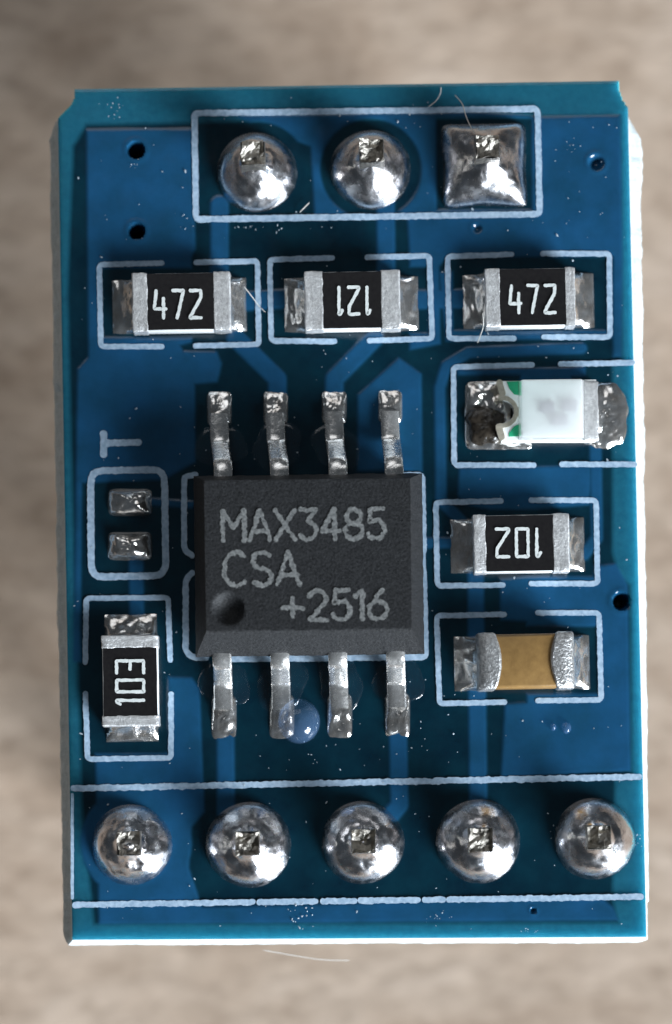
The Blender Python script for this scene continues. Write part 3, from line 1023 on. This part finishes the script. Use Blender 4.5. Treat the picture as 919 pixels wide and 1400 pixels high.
# ------------------------------------------------------------------ light-emitting diode
def make_led():
    HB, HL = .32, .80
    # base plate with a half-round bite on the left
    def base_outline(z):
        pts = [(686, 521), (815, 519), (815, 603), (686, 603), (686, 586)]
        arcp = [(686 + 21 * math.cos(a), 563 + 22 * math.sin(a)) for a in [math.radians(88 - 176 * i / 12) for i in range(13)]]
        arcp = [(x * 1.0 - (4 if x > 690 else 0), 563 + (y - 563) * .74) for x, y in arcp]
        pts += arcp + [(686, 540)]
        return [P(x, y, z) for x, y in pts]
    b = bmesh.new()
    o0 = base_outline(HB)
    lo = [b.verts.new((p.x, p.y, .05)) for p in o0]; hi = [b.verts.new((p.x, p.y, HB)) for p in o0]
    b.faces.new(hi); b.faces.new(lo[::-1])
    for k in range(len(o0)):
        b.faces.new((lo[k], lo[(k + 1) % len(o0)], hi[(k + 1) % len(o0)], hi[k]))
    fix_normals(b)
    led = part('light_emitting_diode', b, M_LEDBASE, None, 'clear white light-emitting diode with green corners by the right edge')
    # green corners
    for pl in ([(693, 522), (713, 521), (713, 541), (703, 539), (697, 532)], [(696, 592), (703, 583), (712, 579), (713, 596), (696, 597)]):
        b = bmesh.new()
        t = [b.verts.new(P(x, y, HB + .012)) for x, y in pl]
        w = [b.verts.new(Vector((v.co.x, v.co.y, HB - .02))) for v in t]
        b.faces.new(t)
        for k in range(len(pl)):
            b.faces.new((t[k], t[(k + 1) % len(pl)], w[(k + 1) % len(pl)], w[k]))
        fix_normals(b)
        part('green_patch', b, M_GREEN, led, smooth=False)
    # plated half-round bite
    b = bmesh.new()
    arcp = [xy(687 + 19 * math.cos(a), 563 + 19 * math.sin(a), HB) for a in [math.radians(100 - 200 * i / 16) for i in range(17)]]
    stroke(b, arcp, 6 / PXMM, .06, HB + .02, False, .1, 0, step=.03)
    for (x, y) in ((685, 531), (684, 591)):
        stroke(b, [xy(x - 2, y - 8, HB), xy(x + 2, y + 7, HB)], 9 / PXMM, .06, HB + .016, False, .1, 0)
    part('castellation', b, M_GOLD, led)
    # moulded lens: sloping ends
    b = bmesh.new()
    lo = [P(x, y, HB + .003) for x, y in ((708, 521), (800, 520), (800, 601), (708, 602))]
    hi = [P(x, y, HL) for x, y in ((713, 519), (796, 518), (796, 597), (713, 598))]
    vl = [b.verts.new(p) for p in lo]; vh = [b.verts.new(p) for p in hi]
    b.faces.new(vh); b.faces.new(vl[::-1])
    for k in range(4):
        b.faces.new((vl[k], vl[(k + 1) % 4], vh[(k + 1) % 4], vh[k]))
    fix_normals(b)
    bmesh.ops.bevel(b, geom=list(b.edges), offset=.035, segments=2, profile=.5, affect='EDGES')
    part('lens', b, M_LENS, led)
    # die and bond pads inside the resin
    for (x0, x1, y0, y1, z) in ((753, 776, 567, 581, .40), (738, 758, 548, 564, .38), (768, 789, 546, 562, .39)):
        b = bmesh.new()
        p, q = P(x0, y1, z), P(x1, y0, z)
        box(b, p.x, q.x, p.y, q.y, HB + .006, z, .01)
        part('die', b, M_DIE, led)
    # right terminal under the solder
    b = end_block(0, .34, .66, .05, HB + .04, .03, 4, .02)
    M = Matrix.Translation(Vector((*xy(797, 562, HB), 0))) @ Matrix.Rotation(ROT, 4, 'Z')
    part('terminal', local_mesh_to(b, M), M_TIN, led)
    # pads
    c = xy(668, 568)
    b = blob(c.x, c.y, 33 / PXMM, 48 / PXMM, lambda r, th: .10 * (1 - r ** 7), 9, 22, 60, nz=.085, ns=3.4, seed=12)
    part('solder_pad', b, M_SOLDER_ROUGH, led)
    c = xy(703, 606)
    b = blob(c.x, c.y, 25 / PXMM, 9 / PXMM, lambda r, th: .06 * (1 - r ** 6), 6, 8, 30, nz=.04, ns=5, seed=15)
    part('solder_pad', b, M_SOLDER_ROUGH, led)
    c = xy(823, 568)
    b = blob(c.x, c.y, 36 / PXMM, 46 / PXMM, lambda r, th: (.10 + .20 * max(0, -math.cos(th)) * r + .1 * (1 - r)) * (1 - r ** 6), 2.9, 22, 60,
             nz=.05, ns=3.6, seed=19, edge=lambda th: .03 * math.sin(7 * th) + .02 * math.sin(13 * th))
    part('solder_pad', b, M_SOLDER_ROUGH, led)
    # charred flux on the left pad
    c = xy(664, 582)
    b = blob(c.x, c.y, 27 / PXMM, 27 / PXMM, lambda r, th: .20 * (1 - r ** 5), 3.2, 18, 60, nz=.03, ns=3, seed=6,
             edge=lambda th: .07 * math.sin(3 * th + 1) + .05 * math.sin(5 * th) + .03 * math.sin(11 * th + 2), z0=.02)
    part('burnt_flux', b, M_BURNT, led)
make_led()

# ------------------------------------------------------------------ bare jumper pads
for (x, y, hw, hh, sdv) in ((178, 687, 31, 19, 4), (178, 747, 31, 20, 9)):
    c = xy(x, y)
    b = blob(c.x, c.y, hw / PXMM, hh / PXMM, lambda r, th: .28 * (1 - r ** 2.4), 7, 18, 48, nz=.06, ns=3.8, seed=sdv,
             edge=lambda th: .012 * math.sin(5 * th + sdv))
    part('solder_pad', b, M_SOLDER_ROUGH)

# ------------------------------------------------------------------ pin headers under the board, their pins come up through the solder
BT = -1.62
top_c = [(351, 236), (507, 232), (662, 226)]
bot_c = [(180, 1155), (340, 1155), (496, 1152), (654, 1150), (813, 1147)]
def header(cs, label):
    b = bmesh.new()
    pos = [xy(*c) for c in cs]
    ang = math.atan2((pos[-1] - pos[0]).y, (pos[-1] - pos[0]).x)
    for p in pos:
        M = Matrix.Translation(Vector((p.x, p.y, 0))) @ Matrix.Rotation(ang, 4, 'Z')
        t = bmesh.new()
        # octagonal block of the strip
        a, q = 1.265, .55
        oct_ = [(a, -q), (a, q), (.8, a), (-.8, a), (-a, q), (-a, -q), (-.8, -a), (.8, -a)]
        lo = [t.verts.new(M @ Vector((x, y, BT - 2.5))) for x, y in oct_]
        hi = [t.verts.new(M @ Vector((x, y, BT - .02))) for x, y in oct_]
        t.faces.new(hi); t.faces.new(lo[::-1])
        for k in range(8):
            t.faces.new((lo[k], lo[(k + 1) % 8], hi[(k + 1) % 8], hi[k]))
        m2 = bpy.data.meshes.new('tmp'); t.to_mesh(m2); t.free(); b.from_mesh(m2); bpy.data.meshes.remove(m2)
    fix_normals(b)
    h = part('pin_header', b, M_PLASTIC, None, label, smooth=False)
    return h, pos, ang
def pin(h, p, ang, ztop, seed):
    b = bmesh.new()
    w = .32
    zs = [TABLE_Z + .001, TABLE_Z + .4, -4, 0, ztop - .12, ztop]
    rows = []
    for z in zs:
        ww = w * (.55 if z == zs[0] else .84 if z >= 0 else 1.0)
        if z == ztop:
            ww = w * .78
        rows.append([b.verts.new((p.x + math.cos(ang + math.pi / 4 + k * math.pi / 2) * ww * 1.414, p.y + math.sin(ang + math.pi / 4 + k * math.pi / 2) * ww * 1.414, z)) for k in range(4)])
    for a, c in zip(rows[:-1], rows[1:]):
        for k in range(4):
            b.faces.new((a[k], a[(k + 1) % 4], c[(k + 1) % 4], c[k]))
    b.faces.new(rows[0][::-1])
    # snipped end: a small jagged crown
    n = 6
    g = []
    for j in range(n + 1):
        row = []
        for i in range(n + 1):
            u, v = i / n, j / n
            q0 = rows[-1][0].co.lerp(rows[-1][1].co, u); q1 = rows[-1][3].co.lerp(rows[-1][2].co, u)
            q = q0.lerp(q1, v)
            edge_ = i in (0, n) or j in (0, n)
            q.z += (.02 if edge_ else -.025) + .16 * fb(q, 3.2, seed, 3)
            q.x += .05 * fb(q, 4, seed + 5); q.y += .05 * fb(q, 4, seed + 8)
            row.append(b.verts.new(q))
        g.append(row)
    for j in range(n):
        for i in range(n):
            b.faces.new((g[j][i], g[j][i + 1], g[j + 1][i + 1], g[j + 1][i]))
    rimv = g[0] + [r[-1] for r in g[1:]] + g[-1][-2::-1] + [r[0] for r in g[-2:0:-1]]
    low = [b.verts.new(Vector((v.co.x, v.co.y, ztop - .2))) for v in rimv]
    for k in range(len(rimv)):
        b.faces.new((rimv[k], rimv[(k + 1) % len(rimv)], low[(k + 1) % len(rimv)], low[k]))
    fix_normals(b)
    part('pin', b, M_PIN, h, smooth=False)

def dome(c, rpx, h, ztop, seed, square=False, nz=.03, m=None, hole=.30):
    p = xy(*c)
    def zf(r, th):
        # cone of solder with a rounded foot, a collar creeping up the pin
        z = h * (.80 * (1 - r ** 1.45) + .20 * (1 - r ** 9)) if r < 1 else 0
        z += .30 * math.exp(-(r / .27) ** 2) * h - .02 * math.exp(-((r - .42) / .10) ** 2) * h
        z *= 1 + .05 * math.sin(th * 2 + seed) * r + .03 * math.sin(th * 5 + seed * 3) * r
        return z
    if square:
        edge = lambda th: -.028 * abs(math.cos(2 * th)) ** 2 + .010 * math.sin(5 * th)
        a = rpx / PXMM
        def zs(r, th):
            z = h * (1 - r ** 1.7) ** .8 if r < 1 else 0
            return z + .07 * (1 - r ** 9) + .25 * math.exp(-(r / .3) ** 2) * h
        b = blob(p.x, p.y, a, a, zs, lambda r: 2 + 12 * r ** 6, 30, 88, rot=ROT, edge=edge, nz=nz, ns=1.8, seed=seed)
    else:
        b = blob(p.x, p.y, rpx / PXMM, rpx / PXMM, zf, 2, 30, 72, nz=nz, ns=1.9, seed=seed, edge=lambda th: .012 * math.sin(3 * th + seed))
    return part('solder_joint', b, m or M_SOLDER)

hd, pos, ang = header(top_c, 'three-pin header strip below the top end of the board')
tops = [1.36, 1.30, 1.25]
for k, p in enumerate(pos):
    pin(hd, p + Vector((-.05 if k == 0 else 0, .10)), ang, tops[k], 3 + k * 7)
dome(top_c[0], 56, .86, 0, 2.0, nz=.045)
dome(top_c[1], 56, .86, 0, 5.5, nz=.03)
dome(top_c[2], 59, .74, 0, 9.1, square=True, nz=.05)
hd, pos, ang = header(bot_c, 'five-pin header strip below the bottom end of the board')
tops = [.98, 1.14, 1.10, 1.10, 1.06]
for k, p in enumerate(pos):
    pin(hd, p + Vector((.0, .03)), ang, tops[k], 33 + k * 5)
for k, (c, r) in enumerate(zip(bot_c, (56, 59, 57, 58, 56))):
    dome(c, r, (.80, .78, .76, .76, .76)[k], 0, 14 + k * 3.3, nz=(.10, .055, .065, .05, .04)[k])

# ------------------------------------------------------------------ loose things: fibres and dust
def hair(pts, r, label, name='lint_fibre'):
    w = [P(x, y, z) for x, y, z in pts]
    # smooth the path
    out = []
    n = len(w)
    for i in range(n - 1):
        p0, p1, p2, p3 = w[max(i - 1, 0)], w[i], w[i + 1], w[min(i + 2, n - 1)]
        for k in range(6):
            t = k / 6
            out.append(.5 * ((2 * p1) + (p2 - p0) * t + (2 * p0 - 5 * p1 + 4 * p2 - p3) * t * t + (3 * p1 - p0 - 3 * p2 + p3) * t ** 3))
    out.append(w[-1])
    b = bmesh.new()
    tube(b, out, r)
    o = link(name, b, M_HAIR)
    o['label'] = label; o['category'] = 'fibre'; o['group'] = 'stray fibres on the board'
    return o
hair([(586, 146, .06), (596, 138, .1), (602, 128, .15), (603, 119, .2)], .011, 'short pale fibre leaning over the top silkscreen line')
hair([(622, 130, .2), (632, 142, .35), (637, 158, .5), (643, 172, .7), (649, 182, .85)], .013, 'curved pale fibre lying over the square solder joint')
hair([(660, 428, .55), (661, 445, .5), (657, 458, .2), (653, 469, .08)], .012, 'fine pale fibre hanging from the end of the right 472 resistor')
hair([(334, 392, .3), (345, 406, .2), (354, 418, .1), (363, 427, .07)], .009, 'fine dark fibre across the gap between 472 and 121 resistors')
hair([(360, 1299, -.9), (400, 1306, -1.0), (440, 1312, -1.1), (478, 1313, -1.2)], .007, 'long pale fibre sticking out below the bottom edge')
hair([(410, 290, .08), (416, 284, .12), (423, 277, .1)], .012, 'tiny pale fibre beside the lower line of the three-pin frame')

b = bmesh.new()
rd = random.Random(21)
def fleck(x, y, s, zb=.035):
    p = P(x, y, 0)
    k = rd.choice((4, 5, 6))
    a0 = rd.random() * 6.3
    h = s * rd.uniform(.3, .8)
    st_ = rd.uniform(1, 2.2); ra = rd.random() * 3.14
    ring = []
    for i in range(k):
        a = a0 + 2 * math.pi * i / k
        rr = s * rd.uniform(.6, 1.2)
        x_, y_ = rr * math.cos(a) * st_, rr * math.sin(a)
        ring.append(b.verts.new((p.x + x_ * math.cos(ra) - y_ * math.sin(ra), p.y + x_ * math.sin(ra) + y_ * math.cos(ra), zb + rd.uniform(0, .01))))
    t = b.verts.new((p.x + rd.uniform(-.3, .3) * s, p.y + rd.uniform(-.3, .3) * s, zb + h))
    for i in range(k):
        b.faces.new((ring[i], ring[(i + 1) % k], t))
    b.faces.new(ring[::-1])
blocked = [(262, 640, 585, 905), (150, 365, 340, 460), (386, 365, 575, 455), (630, 360, 815, 452), (630, 515, 860, 615), (612, 698, 802, 788), (618, 858, 808, 946), (135, 830, 222, 1018), (145, 665, 210, 768)]
def free(x, y):
    for (a, c, d, e) in blocked:
        if a < x < d and c < y < e:
            return False
    for (c, r) in [(c, 56) for c in top_c + bot_c]:
        if math.hypot(x - c[0], y - c[1]) < r:
            return False
    for x0 in (300, 377, 457, 533, 305, 384, 463, 542):
        if abs(x - x0) < 18 and (535 < y < 650 or 890 < y < 1015):
            return False
    return True
n = 0
while n < 260:
    x, y = rd.uniform(100, 858), rd.uniform(130, 1275)
    if free(x, y):
        fleck(x, y, rd.choice((.006, .008, .009, .010, .012, .014, .022))); n += 1
for (cx, cy, sx, sy, k, s) in ((410, 1252, 24, 20, 20, .034), (598, 1256, 30, 14, 14, .018), (160, 150, 18, 18, 12, .022), (186, 225, 10, 6, 6, .02),
                               (722, 1272, 10, 4, 10, .016), (345, 312, 26, 4, 10, .026), (382, 316, 8, 8, 5, .026), (330, 296, 70, 3, 8, .02),
                               (870, 1150, 8, 14, 10, .022), (555, 1010, 60, 40, 10, .02), (470, 1015, 90, 30, 10, .02), (780, 200, 16, 14, 10, .014), (250, 300, 12, 20, 8, .02)):
    for _ in range(k):
        x, y = rd.gauss(cx, sx * .5), rd.gauss(cy, sy * .5)
        if free(x, y):
            fleck(x, y, s * rd.uniform(.22, .75))
dust = link('dust', b, M_DUST, smooth=False)
dust['kind'] = 'stuff'
dust['label'] = 'pale specks of dust strewn over the blue board'
dust['category'] = 'dust'
